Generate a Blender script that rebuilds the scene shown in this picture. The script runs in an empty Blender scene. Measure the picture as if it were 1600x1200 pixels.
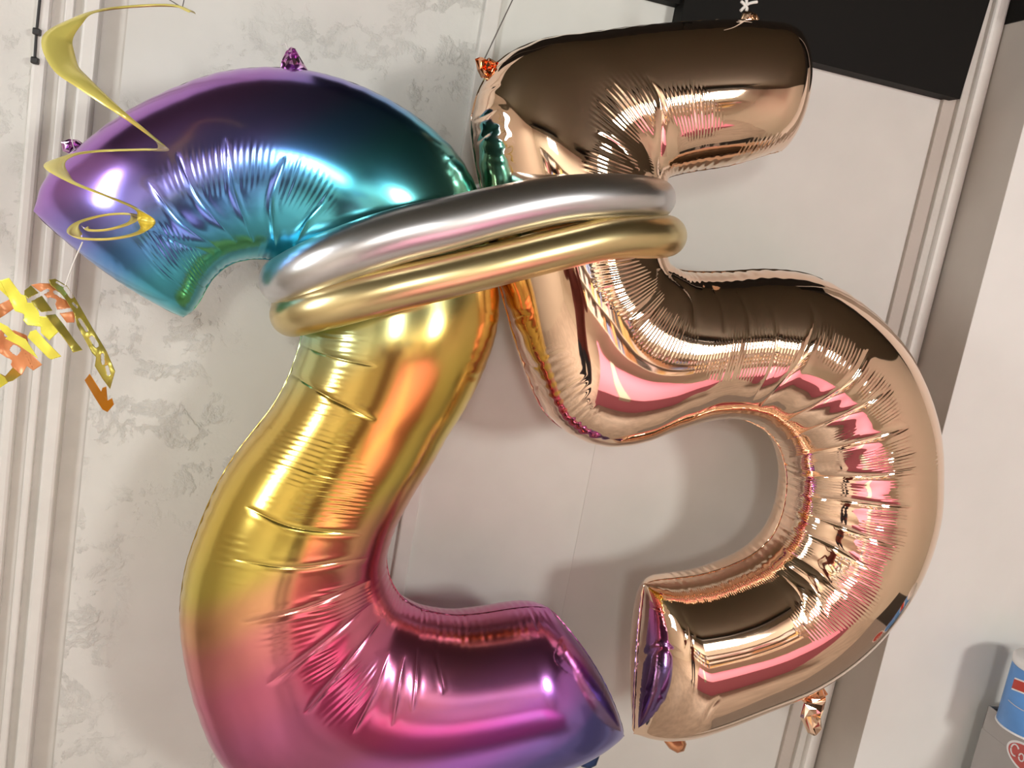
import bpy, bmesh, math, random
import numpy as np
from mathutils import Vector, Matrix, geometry as mgeo

random.seed(7)
RNG = np.random.default_rng(11)
scene = bpy.context.scene
COL = scene.collection

# ------------------------------------------------------------------ camera
F_PX = 1400.0
CX, CY = 800.0, 600.0
def _n(v):
    v = np.array(v, float); return v / np.linalg.norm(v)
# vanishing points of the room's verticals (below the frame) and of the wall's horizontals (to the right)
_vx, _vy = -676.0 - CX, 8804.0 - CY
_down = _n((_vx, _vy, F_PX))
_hx = (5034000.0 - F_PX ** 2) / 591.0
_right = np.array((_hx, 0.252 * _hx - 613.6, F_PX))
_right = _right - _down * np.dot(_right, _down); _right = _n(_right)
_up = -_down
_into = np.cross(_up, _right)
WORLD_FROM_CAM = np.array([_right, _into, _up])           # image axes (x right, y down, z forward) -> room axes
Y_B = -0.235                                                # plane the balloons hang in (the wall face is y = 0)
_fwd = WORLD_FROM_CAM @ np.array((0, 0, 1.0))
CAM = np.array((0.0, Y_B, 1.55)) - _fwd * 1.40
cam_data = bpy.data.cameras.new('camera'); cam = bpy.data.objects.new('camera', cam_data); COL.objects.link(cam)
cam_data.sensor_width = 36.0; cam_data.lens = F_PX / 1600.0 * 36.0
cam_data.clip_start = 0.02
_cx = WORLD_FROM_CAM @ np.array((1.0, 0, 0)); _cy = WORLD_FROM_CAM @ np.array((0, -1.0, 0)); _cz = -_fwd
cam.matrix_world = Matrix(((_cx[0], _cy[0], _cz[0], CAM[0]), (_cx[1], _cy[1], _cz[1], CAM[1]),
                           (_cx[2], _cy[2], _cz[2], CAM[2]), (0, 0, 0, 1)))
scene.camera = cam

def P(px, py, y=0.0):
    """measured photo position on the room plane Y = y"""
    px = np.asarray(px, float); py = np.asarray(py, float); y = np.broadcast_to(np.asarray(y, float), px.shape)
    d = np.stack([(px - CX) / F_PX, (py - CY) / F_PX, np.ones_like(px)], -1) @ WORLD_FROM_CAM.T
    k = (y - CAM[1]) / d[..., 1]
    return CAM + d * k[..., None]
def PX(px, py, x):
    d = WORLD_FROM_CAM @ np.array(((px - CX) / F_PX, (py - CY) / F_PX, 1.0))
    return CAM + d * ((x - CAM[0]) / d[0])
def proj(p):
    q = (np.asarray(p) - CAM) @ WORLD_FROM_CAM
    return CX + F_PX * q[..., 0] / q[..., 2], CY + F_PX * q[..., 1] / q[..., 2]

# ------------------------------------------------------------------ world, lights, exposure
world = bpy.data.worlds.new('room_air'); scene.world = world; world.use_nodes = True
world.node_tree.nodes['Background'].inputs[0].default_value = (0.9, 0.93, 1.0, 1)
world.node_tree.nodes['Background'].inputs[1].default_value = 0.05
scene.view_settings.view_transform = 'Standard'
scene.view_settings.look = 'None'
scene.view_settings.gamma = 1.0
scene.view_settings.exposure = 0.0
scene.view_settings.use_curve_mapping = False
scene.cycles.max_bounces = 10
scene.cycles.glossy_bounces = 8
scene.cycles.diffuse_bounces = 4
scene.cycles.use_denoising = True
# key lamp read off the cast shadows, then added fill lamps: (centre, size x, size y, aim, watts, colour)
LAMPS = [((1.45, -3.30, 2.28), 0.42, 0.42, (0.1, -0.1, 1.45), 38, (1.0, 0.985, 0.94), 180),
         ((-0.95, -3.10, 2.66), 1.20, 0.55, (-0.95, -3.60, 0.8), 62, (1.0, 0.975, 0.93), 140),  # this panel and the next are added to brighten the far end
         ((0.95, -3.10, 2.66), 1.20, 0.55, (0.95, -3.60, 0.8), 62, (1.0, 0.975, 0.93), 140)]
LAMPS.append(((-0.75, -3.45, 2.30), 0.34, 0.34, (0.1, -0.1, 1.45), 20, (1.0, 0.985, 0.94), 180))  # unseen fill lamp, added to lighten the shadows on the wall
WINDOW = ((-2.26, -1.45, 1.85), 0.36, 0.95, 26, (0.95, 0.98, 1.0))     # daylight through the window in the left wall

# ------------------------------------------------------------------ helpers
def link(name, mesh, mat=None, parent=None):
    o = bpy.data.objects.new(name, mesh); COL.objects.link(o)
    if mat is not None and len(mesh.materials) == 0: mesh.materials.append(mat)
    if parent is not None: o.parent = parent
    return o
def tag(o, label, cat, group=None):
    o['label'] = label; o['category'] = cat
    if group: o['group'] = group
    return o
def struct(o):
    o['kind'] = 'structure'; return o
def empty(name, loc=(0, 0, 0)):
    o = bpy.data.objects.new(name, None); COL.objects.link(o); o.location = loc; o.empty_display_size = 0.05
    return o
def put(o, root):
    """parent o, whose mesh is in room coordinates, to an unrotated empty"""
    o.parent = root; o.location = tuple(-Vector(root.location)); return o
def mesh_np(name, verts, quads, smooth=True):
    me = bpy.data.meshes.new(name)
    v = np.ascontiguousarray(verts, np.float32).reshape(-1, 3); q = np.ascontiguousarray(quads, np.int32)
    k = q.shape[1]
    me.vertices.add(len(v)); me.vertices.foreach_set('co', v.ravel())
    me.loops.add(q.size); me.loops.foreach_set('vertex_index', q.ravel())
    me.polygons.add(len(q)); me.polygons.foreach_set('loop_start', np.arange(0, q.size, k, dtype=np.int32))
    me.update(calc_edges=True); me.validate()
    me.polygons.foreach_set('use_smooth', np.full(len(me.polygons), smooth))
    return me
def grid_quads(n, m, wrap_m=False, wrap_n=False):
    i = np.arange(n if wrap_n else n - 1); j = np.arange(m if wrap_m else m - 1)
    I, J = np.meshgrid(i, j, indexing='ij'); I2 = (I + 1) % n; J2 = (J + 1) % m
    return np.stack([I * m + J, I2 * m + J, I2 * m + J2, I * m + J2], -1).reshape(-1, 4)
def box_mesh(name, x0, x1, y0, y1, z0, z1, bevel=0.0):
    bm = bmesh.new(); bmesh.ops.create_cube(bm, size=1.0)
    for v in bm.verts:
        v.co = Vector((x0 if v.co.x < 0 else x1, y0 if v.co.y < 0 else y1, z0 if v.co.z < 0 else z1))
    if bevel: bmesh.ops.bevel(bm, geom=bm.edges[:], offset=bevel, segments=2, affect='EDGES', profile=0.5)
    me = bpy.data.meshes.new(name); bm.to_mesh(me); bm.free(); return me
def prism_mesh(name, poly, y0, y1):
    """polygon of (x, z) extruded from y0 to y1"""
    n = len(poly); v = [(x, y0, z) for x, z in poly] + [(x, y1, z) for x, z in poly]
    f = [list(range(n)), list(range(2 * n - 1, n - 1, -1))] + [[i, i + n, (i + 1) % n + n, (i + 1) % n] for i in range(n)]
    me = bpy.data.meshes.new(name); me.from_pydata(v, [], f); me.update()
    bm = bmesh.new(); bm.from_mesh(me); bmesh.ops.recalc_face_normals(bm, faces=bm.faces[:]); bm.to_mesh(me); bm.free()
    return me
def tube_mesh(name, pts, rad, sides=12, closed=False, caps=True):
    pts = np.asarray(pts, float); n = len(pts); rad = np.broadcast_to(np.asarray(rad, float), (n,))
    if closed: tan = np.roll(pts, -1, 0) - np.roll(pts, 1, 0)
    else: tan = np.gradient(pts, axis=0)
    tan /= np.linalg.norm(tan, axis=1)[:, None] + 1e-12
    ref = np.array((0, 0, 1.0)) if abs(tan[:, 2]).mean() < 0.8 else np.array((1.0, 0, 0))
    u = np.cross(tan, ref); u /= np.linalg.norm(u, axis=1)[:, None] + 1e-12
    w = np.cross(tan, u)
    a = np.linspace(0, 2 * math.pi, sides, endpoint=False)
    v = pts[:, None] + rad[:, None, None] * (np.cos(a)[None, :, None] * u[:, None] + np.sin(a)[None, :, None] * w[:, None])
    q = grid_quads(n, sides, True, closed)
    return mesh_np(name, v.reshape(-1, 3), q)
def spline(keys, n):
    """Catmull-Rom through keys (any columns), n samples evenly spread by chord length of the first columns"""
    k = np.asarray(keys, float); m = len(k)
    d = np.linalg.norm(np.diff(k[:, :4] if k.shape[1] >= 4 else k, axis=0), axis=1) ** 0.7 + 1e-6
    t = np.concatenate([[0], np.cumsum(d)])
    tan = np.zeros_like(k)
    for i in range(m):
        if i == 0: tan[i] = (k[1] - k[0]) / (t[1] - t[0])
        elif i == m - 1: tan[i] = (k[-1] - k[-2]) / (t[-1] - t[-2])
        else:
            a = (k[i] - k[i - 1]) / (t[i] - t[i - 1]); b = (k[i + 1] - k[i]) / (t[i + 1] - t[i])
            h0 = t[i] - t[i - 1]; h1 = t[i + 1] - t[i]
            tan[i] = (a * h1 + b * h0) / (h0 + h1)
    def ev(s):
        i = np.clip(np.searchsorted(t, s, side='right') - 1, 0, m - 2); h = (t[i + 1] - t[i]); u = ((s - t[i]) / h)[:, None]; h = h[:, None]
        return ((2 * u**3 - 3 * u**2 + 1) * k[i] + (u**3 - 2 * u**2 + u) * h * tan[i]
                + (-2 * u**3 + 3 * u**2) * k[i + 1] + (u**3 - u**2) * h * tan[i + 1])
    s = np.linspace(0, t[-1], 4000); p = ev(s)
    L = np.concatenate([[0], np.cumsum(np.linalg.norm(np.diff(p[:, :4] if p.shape[1] >= 4 else p, axis=0), axis=1))])
    return ev(np.interp(np.linspace(0, L[-1], n), L, s))
def sstep(a, b, x):
    u = np.clip((x - a) / (b - a), 0, 1); return u * u * (3 - 2 * u)

# ------------------------------------------------------------------ materials
def new_mat(name):
    m = bpy.data.materials.new(name); m.use_nodes = True
    return m, m.node_tree, m.node_tree.nodes['Principled BSDF']
def plain(name, col, rough=0.6, metal=0.0, bump=0.0, scale=60.0, vary=0.0):
    m, t, b = new_mat(name)
    b.inputs['Base Color'].default_value = (*col, 1); b.inputs['Roughness'].default_value = rough; b.inputs['Metallic'].default_value = metal
    if bump or vary:
        tc = t.nodes.new('ShaderNodeTexCoord'); nz = t.nodes.new('ShaderNodeTexNoise'); nz.inputs['Scale'].default_value = scale; nz.inputs['Detail'].default_value = 5
        t.links.new(tc.outputs['Object'], nz.inputs['Vector'])
        if bump:
            bp = t.nodes.new('ShaderNodeBump'); bp.inputs['Strength'].default_value = bump; bp.inputs['Distance'].default_value = 0.003
            t.links.new(nz.outputs['Fac'], bp.inputs['Height']); t.links.new(bp.outputs['Normal'], b.inputs['Normal'])
        if vary:
            r = t.nodes.new('ShaderNodeValToRGB'); r.color_ramp.elements[0].position = 0.3; r.color_ramp.elements[1].position = 0.7
            r.color_ramp.elements[0].color = (*[c * (1 - vary) for c in col], 1); r.color_ramp.elements[1].color = (*[min(1, c * (1 + vary)) for c in col], 1)
            t.links.new(nz.outputs['Fac'], r.inputs['Fac']); t.links.new(r.outputs['Color'], b.inputs['Base Color'])
    return m
def srgb(r, g, b):
    f = lambda c: (c / 255 / 12.92) if c <= 10 else ((c / 255 + 0.055) / 1.055) ** 2.4
    return (f(r), f(g), f(b))

M = {}
M['board'] = plain('painted_board', (0.72, 0.72, 0.675), 0.45, bump=0.04, scale=14, vary=0.025)
M['board_side'] = plain('painted_board_darker', (0.69, 0.68, 0.64), 0.5, bump=0.04, scale=10, vary=0.03)  # slightly darker than the first board
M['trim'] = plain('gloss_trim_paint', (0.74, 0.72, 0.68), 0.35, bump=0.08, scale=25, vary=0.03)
M['trim_grey'] = plain('shaded_trim_paint', (0.60, 0.575, 0.53), 0.5, bump=0.08, scale=25, vary=0.04)  # trim colour darkened to carry the shade in the moulding recesses
M['white_panel'] = plain('white_panel_paint', (0.80, 0.80, 0.77), 0.4, bump=0.03, scale=10, vary=0.02)
M['tan'] = plain('shaded_casing_paint', (0.52, 0.47, 0.42), 0.5, bump=0.04, scale=15, vary=0.03)  # darker tone holds the shade of the casing's groove and return
M['black'] = plain('black_paint', (0.009, 0.008, 0.007), 0.6)
M['black'].node_tree.nodes['Principled BSDF'].inputs['Specular IOR Level'].default_value = 0.12
M['dark_ceiling'] = plain('dark_ceiling_paint', (0.040, 0.037, 0.019), 0.85)
M['cable'] = plain('black_cable', (0.02, 0.02, 0.02), 0.5)
M['string'] = plain('white_string', (0.75, 0.74, 0.70), 0.6)
M['thread'] = plain('grey_thread', (0.12, 0.11, 0.10), 0.6)

def plaster():
    m, t, b = new_mat('rough_white_plaster'); N = t.nodes; Lk = t.links
    b.inputs['Roughness'].default_value = 0.6
    tc = N.new('ShaderNodeTexCoord')
    def noise(sc, det, ro=0.5, dist=0.0):
        z = N.new('ShaderNodeTexNoise'); z.inputs['Scale'].default_value = sc; z.inputs['Detail'].default_value = det
        z.inputs['Roughness'].default_value = ro; z.inputs['Distortion'].default_value = dist
        Lk.new(tc.outputs['Object'], z.inputs['Vector']); return z.outputs['Fac']
    def ramp(v, a, c_):
        r = N.new('ShaderNodeMapRange'); r.interpolation_type = 'SMOOTHSTEP'; r.inputs['From Min'].default_value = a; r.inputs['From Max'].default_value = c_; Lk.new(v, r.inputs['Value']); return r.outputs['Result']
    def mul(a, c_):
        q = N.new('ShaderNodeMath'); q.operation = 'MULTIPLY'; Lk.new(a, q.inputs[0])
        if isinstance(c_, float): q.inputs[1].default_value = c_
        else: Lk.new(c_, q.inputs[1])
        return q.outputs[0]
    def add(a, c_):
        q = N.new('ShaderNodeMath'); q.operation = 'ADD'; Lk.new(a, q.inputs[0]); Lk.new(c_, q.inputs[1]); return q.outputs[0]
    patch = ramp(noise(2.6, 2), 0.43, 0.58)
    chips = ramp(noise(15, 9, 0.66, 0.25), 0.51, 0.62)       # flaked edges, only in patches
    grit = noise(60, 6, 0.6)
    swell = noise(5, 3)
    h = add(add(mul(mul(chips, patch), 0.7), mul(swell, 1.1)), mul(mul(grit, patch), 0.14))
    bp = N.new('ShaderNodeBump'); bp.inputs['Strength'].default_value = 0.5; bp.inputs['Distance'].default_value = 0.009
    Lk.new(h, bp.inputs['Height']); Lk.new(bp.outputs['Normal'], b.inputs['Normal'])
    r = N.new('ShaderNodeValToRGB'); r.color_ramp.elements[0].position = 0.35; r.color_ramp.elements[1].position = 0.68
    r.color_ramp.elements[0].color = (0.66, 0.65, 0.61, 1); r.color_ramp.elements[1].color = (0.72, 0.715, 0.675, 1)
    Lk.new(swell, r.inputs['Fac']); Lk.new(r.outputs['Color'], b.inputs['Base Color'])
    return m
M['plaster'] = plaster()

def foil(name, col, rough, bump=0.0):
    m, t, b = new_mat(name)
    b.inputs['Base Color'].default_value = (*col, 1); b.inputs['Metallic'].default_value = 1.0; b.inputs['Roughness'].default_value = rough
    if bump:
        tc = t.nodes.new('ShaderNodeTexCoord'); nz = t.nodes.new('ShaderNodeTexNoise'); nz.inputs['Scale'].default_value = 9; nz.inputs['Detail'].default_value = 2
        t.links.new(tc.outputs['Object'], nz.inputs['Vector'])
        bp = t.nodes.new('ShaderNodeBump'); bp.inputs['Strength'].default_value = bump; bp.inputs['Distance'].default_value = 0.004
        t.links.new(nz.outputs['Fac'], bp.inputs['Height']); t.links.new(bp.outputs['Normal'], b.inputs['Normal'])
    return m
M['rose'] = foil('rose_gold_foil', (0.93, 0.68, 0.51), 0.045, 0.10)
M['rose_tail'] = foil('rose_gold_tail_foil', (0.82, 0.40, 0.22), 0.14)
M['silver'] = foil('silver_chrome_latex', (0.68, 0.68, 0.70), 0.30)
M['gold_latex'] = foil('gold_chrome_latex', (0.74, 0.61, 0.32), 0.29)
M['purple_tail'] = foil('purple_tail_foil', (0.62, 0.36, 0.62), 0.18)
M['navy_tail'] = foil('navy_tail_foil', (0.06, 0.10, 0.26), 0.25)
M['swirl'] = plain('yellow_gold_swirl_foil', (0.92, 0.80, 0.20), 0.25, 0.4)
def paperfoil(name, col, metal, rough):
    m, t, b = new_mat(name); b.inputs['Base Color'].default_value = (*col, 1); b.inputs['Metallic'].default_value = metal; b.inputs['Roughness'].default_value = rough
    return m
M['ban_yellow'] = paperfoil('banner_foil_yellow', srgb(250, 245, 95), 0.15, 0.3)
M['ban_olive'] = plain('banner_foil_olive', srgb(190, 178, 85), 0.3, 0.6)
M['ban_orange'] = paperfoil('banner_foil_back', srgb(225, 150, 100), 0.2, 0.35)
M['ban_amber'] = paperfoil('banner_foil_amber', srgb(205, 130, 25), 0.6, 0.3)

def rainbow():
    m, t, b = new_mat('satin_rainbow_foil'); N = t.nodes; Lk = t.links
    b.inputs['Metallic'].default_value = 1.0; b.inputs['Roughness'].default_value = 0.19
    # print gradient: runs straight across the balloon sheet
    gx, gy = np.meshgrid(np.linspace(60, 970, 14), np.linspace(110, 1180, 16)); gv = (0.522 * gx + 0.853 * gy).ravel()
    gp = P(gx.ravel(), gy.ravel(), Y_B - 0.085)
    co = np.linalg.lstsq(np.column_stack([gp[:, 0], gp[:, 2], np.ones(len(gp))]), gv, rcond=None)[0]
    L = 1240.0 / np.hypot(co[0], co[1]); axis = np.array((co[0], 0.0, co[1])) / np.hypot(co[0], co[1])
    g0 = (260.0 - co[2]) / np.hypot(co[0], co[1])
    tc = N.new('ShaderNodeTexCoord'); dot = N.new('ShaderNodeVectorMath'); dot.operation = 'DOT_PRODUCT'
    dot.inputs[1].default_value = tuple(axis); gm = N.new('ShaderNodeNewGeometry'); Lk.new(gm.outputs['Position'], dot.inputs[0])
    mr = N.new('ShaderNodeMapRange'); mr.inputs['From Min'].default_value = g0; mr.inputs['From Max'].default_value = g0 + L
    Lk.new(dot.outputs['Value'], mr.inputs['Value'])
    r = N.new('ShaderNodeValToRGB'); cr = r.color_ramp; cr.interpolation = 'EASE'
    stops = [(250, (190, 130, 210)), (330, (184, 132, 220)), (400, (145, 140, 228)), (455, (100, 160, 232)), (520, (92, 196, 224)), (610, (108, 198, 196)),
             (670, (145, 205, 186)), (720, (202, 205, 145)), (780, (222, 190, 105)), (860, (226, 196, 98)), (935, (226, 206, 108)),
             (985, (230, 174, 130)), (1040, (226, 142, 142)), (1110, (218, 122, 152)), (1190, (200, 114, 156)), (1270, (192, 114, 152)), (1340, (192, 118, 185)),
             (1410, (186, 120, 220)), (1475, (152, 124, 214)), (1500, (120, 115, 195))]
    while len(cr.elements) > 2: cr.elements.remove(cr.elements[-1])
    for i, (v, c) in enumerate(stops):
        pos = min(1, max(0, (v - 260) / 1240))
        e = cr.elements[i] if i < 2 else cr.elements.new(pos)
        e.position = pos; e.color = (*srgb(*c), 1)
    Lk.new(mr.outputs['Result'], r.inputs['Fac']); Lk.new(r.outputs['Color'], b.inputs['Base Color'])
    nz = N.new('ShaderNodeTexNoise'); nz.inputs['Scale'].default_value = 7; Lk.new(tc.outputs['Object'], nz.inputs['Vector'])
    bp = N.new('ShaderNodeBump'); bp.inputs['Strength'].default_value = 0.12; bp.inputs['Distance'].default_value = 0.004
    Lk.new(nz.outputs['Fac'], bp.inputs['Height']); Lk.new(bp.outputs['Normal'], b.inputs['Normal'])
    return m
M['rainbow'] = rainbow()

# ------------------------------------------------------------------ the shop's shell
XL, XR, YB, ZC = -2.3, 3.0, -4.3, 2.75
def wx(px, py): return float(P(px, py, 0.0)[0])
def wz(px, py, y=0.0): return float(P(px, py, y)[2])
x_rough0 = wx(200, 20); x_seam = wx(660, 740); x_joint = wx(905, 820); x_groove = wx(1383, 500)
x_ridge0, x_ridge1 = wx(1414, 500), wx(1433, 500)
# plaster wall with its smooth boards on the right
struct(link('wall_back', box_mesh('wall_back', x_rough0, x_seam, 0.0, 0.12, 0, ZC), M['plaster']))
struct(link('wall_back_board', box_mesh('wall_back_board', x_seam, x_joint + 0.01, -0.0022, 0.12, 0, ZC), M['board']))
struct(link('wall_back_panel', box_mesh('wall_back_panel', x_joint, x_ridge1 + 0.01, -0.003, 0.12, 0, ZC), M['board_side']))
# thin upright trim beside the plaster
struct(link('trim_1', box_mesh('trim_1', x_seam - 0.026, x_seam + 0.002, -0.010, 0.05, 0, ZC, 0.003), M['trim']))
# left pilaster: rough edge, two ridges and flats between
e = [wx(-140, 20), wx(60, 20), wx(62, 20), wx(85, 20), wx(105, 20), wx(119, 20), wx(134, 20), wx(160, 20), x_rough0]
struct(link('wall_left_pier', box_mesh('wall_left_pier', XL, e[2] + 0.001, -0.018, 0.12, 0, ZC), M['plaster']))
struct(link('trim_2', box_mesh('trim_2', e[2], e[3], -0.026, 0.06, 0, ZC, 0.006), M['trim']))
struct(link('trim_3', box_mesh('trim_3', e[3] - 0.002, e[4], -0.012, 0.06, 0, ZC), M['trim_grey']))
struct(link('trim_4', box_mesh('trim_4', e[4], e[5], -0.018, 0.06, 0, ZC, 0.003), M['trim']))
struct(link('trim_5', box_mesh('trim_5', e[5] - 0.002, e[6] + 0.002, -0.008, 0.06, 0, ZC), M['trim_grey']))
struct(link('trim_6', box_mesh('trim_6', e[6], e[7], -0.020, 0.06, 0, ZC, 0.005), M['trim']))
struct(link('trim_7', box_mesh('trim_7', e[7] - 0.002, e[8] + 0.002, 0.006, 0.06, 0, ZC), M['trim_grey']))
# right door casing: groove, fillet, ridge, then a shade-toned return that runs out to the white panel
struct(link('trim_8', box_mesh('trim_8', x_groove, wx(1404, 500), -0.012, 0.05, 0, ZC, 0.002), M['tan']))
struct(link('trim_9', box_mesh('trim_9', wx(1404, 500) - 0.002, x_ridge0 + 0.002, -0.022, 0.05, 0, ZC, 0.002), M['trim_grey']))
struct(link('trim_10', box_mesh('trim_10', x_ridge0, x_ridge1, -0.036, 0.05, 0, ZC, 0.006), M['trim']))
x_ret = x_ridge1 + 0.004
y_ret = float(PX(1519, 500, x_ret)[1])
struct(link('trim_11', box_mesh('trim_11', x_ret, x_ret + 0.012, y_ret + 0.001, 0.1, 0, ZC), M['tan']))
struct(link('wall_right_panel', box_mesh('wall_right_panel', x_ret + 0.0005, XR, y_ret, y_ret + 0.06, 0, ZC, 0.0), M['white_panel']))
# black boards above
z_bl = wz(1265, 105); 
x_k0, x_k1 = wx(1050, 30), wx(1478, 150)
bb = [(x_k0, wz(1050, 51)), (x_k1, wz(1475, 158)), (wx(1523, 2), wz(1523, 2)), (wx(1523, 2), ZC), (x_k0, ZC)]
struct(link('wall_upper_black_board', prism_mesh('wall_upper_black_board', bb, -0.042, 0.0), M['black']))
struct(link('wall_upper_black_band', box_mesh('wall_upper_black_band', x_k0 - 0.6, x_k0, -0.03, 0.0, wz(1040, 9), ZC), M['black']))
zb = float(PX(1548, 44, x_ret)[2])
struct(link('trim_12', box_mesh('trim_12', x_ret - 0.004, XR, y_ret - 0.006, 0.0, zb, ZC), M['black']))
# rest of the room
M['floor'] = plain('worn_wood_floor', (0.50, 0.43, 0.37), 0.45, vary=0.15, scale=6)
M['far_wall'] = plain('warm_cream_paint', (0.68, 0.64, 0.55), 0.7)
M['pink'] = plain('pink_paint', (0.74, 0.24, 0.37), 0.6)
M['dark_red'] = plain('dark_red_stained_wood', (0.13, 0.035, 0.022), 0.5, vary=0.3, scale=12)
struct(link('floor', box_mesh('floor', XL, XR, YB, 0.12, -0.05, 0), M['floor']))
struct(link('ceiling', box_mesh('ceiling', XL, XR, YB, 0.12, ZC, ZC + 0.05), M['dark_ceiling']))
struct(link('wall_left', box_mesh('wall_left', XL - 0.05, XL, YB, 0.12, 0, ZC), M['far_wall']))
struct(link('wall_right', box_mesh('wall_right', XR, XR + 0.05, YB, 0.12, 0, ZC), M['far_wall']))
struct(link('wall_front', box_mesh('wall_front', XL, XR, YB - 0.05, YB, 0, ZC), M['far_wall']))

def lamp(c, sx, sy, aim, watts, col, spread):
    root = empty('ceiling_lamp', c)
    d = (Vector(aim) - Vector(c)).normalized()
    root.rotation_mode = 'QUATERNION'; root.rotation_quaternion = d.to_track_quat('-Z', 'Y')
    h = link('housing', box_mesh('housing', -sx / 2 - 0.02, sx / 2 + 0.02, -sy / 2 - 0.02, sy / 2 + 0.02, 0.004, 0.06, 0.01), M['black'], root)
    ld = bpy.data.lights.new('lamp_light', 'AREA'); ld.shape = 'RECTANGLE'; ld.size = sx; ld.size_y = sy; ld.energy = watts; ld.color = col; ld.spread = math.radians(spread)
    lo = bpy.data.objects.new('lamp_light', ld); COL.objects.link(lo); lo.parent = root
    rp = [(0, 0, 0.05), tuple(root.rotation_quaternion.inverted() @ (Vector((c[0], c[1], ZC)) - Vector(c)))]
    link('rod', tube_mesh('rod', rp, 0.008, 8), M['black'], root)
    return root
for i, L in enumerate(LAMPS):
    tag(lamp(*L), ['square spot lamp hanging at the far end behind the viewer', 'added unseen light panel brightening the left of the far shelves',
                   'added unseen light panel brightening the right of the far shelves', 'smaller added fill lamp hanging at the far left behind the viewer'][i], 'lamp', 'shop ceiling lamps')

wc, ww, wh, wp_, wcol = WINDOW
wr = struct(empty('window_1', wc))
ld = bpy.data.lights.new('window_daylight', 'AREA'); ld.shape = 'RECTANGLE'; ld.size = wh; ld.size_y = ww; ld.energy = wp_; ld.color = wcol
lo = bpy.data.objects.new('window_daylight', ld); COL.objects.link(lo); lo.parent = wr; lo.rotation_euler = (0, -math.pi / 2, 0); lo.location = (0.0, 0, 0)
for nm, b_ in (('frame', (-.03, .03, -ww / 2 - .06, -ww / 2, -wh / 2 - .06, wh / 2 + .06)), ('frame', (-.03, .03, ww / 2, ww / 2 + .06, -wh / 2 - .06, wh / 2 + .06)),
               ('frame', (-.03, .03, -ww / 2, ww / 2, wh / 2, wh / 2 + .06)), ('sill', (-.03, .06, -ww / 2 - .08, ww / 2 + .08, -wh / 2 - .09, -wh / 2))):
    link(nm, box_mesh(nm, *b_, 0.004), M['trim'], wr)

# ------------------------------------------------------------------ foil number balloons
RT = RNG.random(4096)
PLEAT = 0.62
def ripple(ph):
    """row of rounded pleats, one per unit, each of its own height"""
    i = np.floor(ph).astype(int); f = ph - i
    return (0.5 - 0.5 * np.cos(2 * math.pi * f)) * (0.25 + 0.75 * RT[i % 4096])
def polydist(px, py, line, n=48):
    l = spline(np.array(line, float), n) if len(line) > 2 else np.linspace(line[0], line[1], n)
    best = np.full(px.shape, 1e9); par = np.zeros(px.shape); sgn = np.zeros(px.shape)
    for k in range(n - 1):
        a, b = l[k], l[k + 1]; ab = b - a; L2 = ab @ ab + 1e-9
        u = np.clip(((px - a[0]) * ab[0] + (py - a[1]) * ab[1]) / L2, 0, 1)
        dx = px - a[0] - u * ab[0]; dy = py - a[1] - u * ab[1]; d = np.hypot(dx, dy)
        m = d < best; best[m] = d[m]; par[m] = ((k + u) / (n - 1))[m]; sgn[m] = np.sign(dx * ab[1] - dy * ab[0])[m]
    return best, par, sgn

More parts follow.
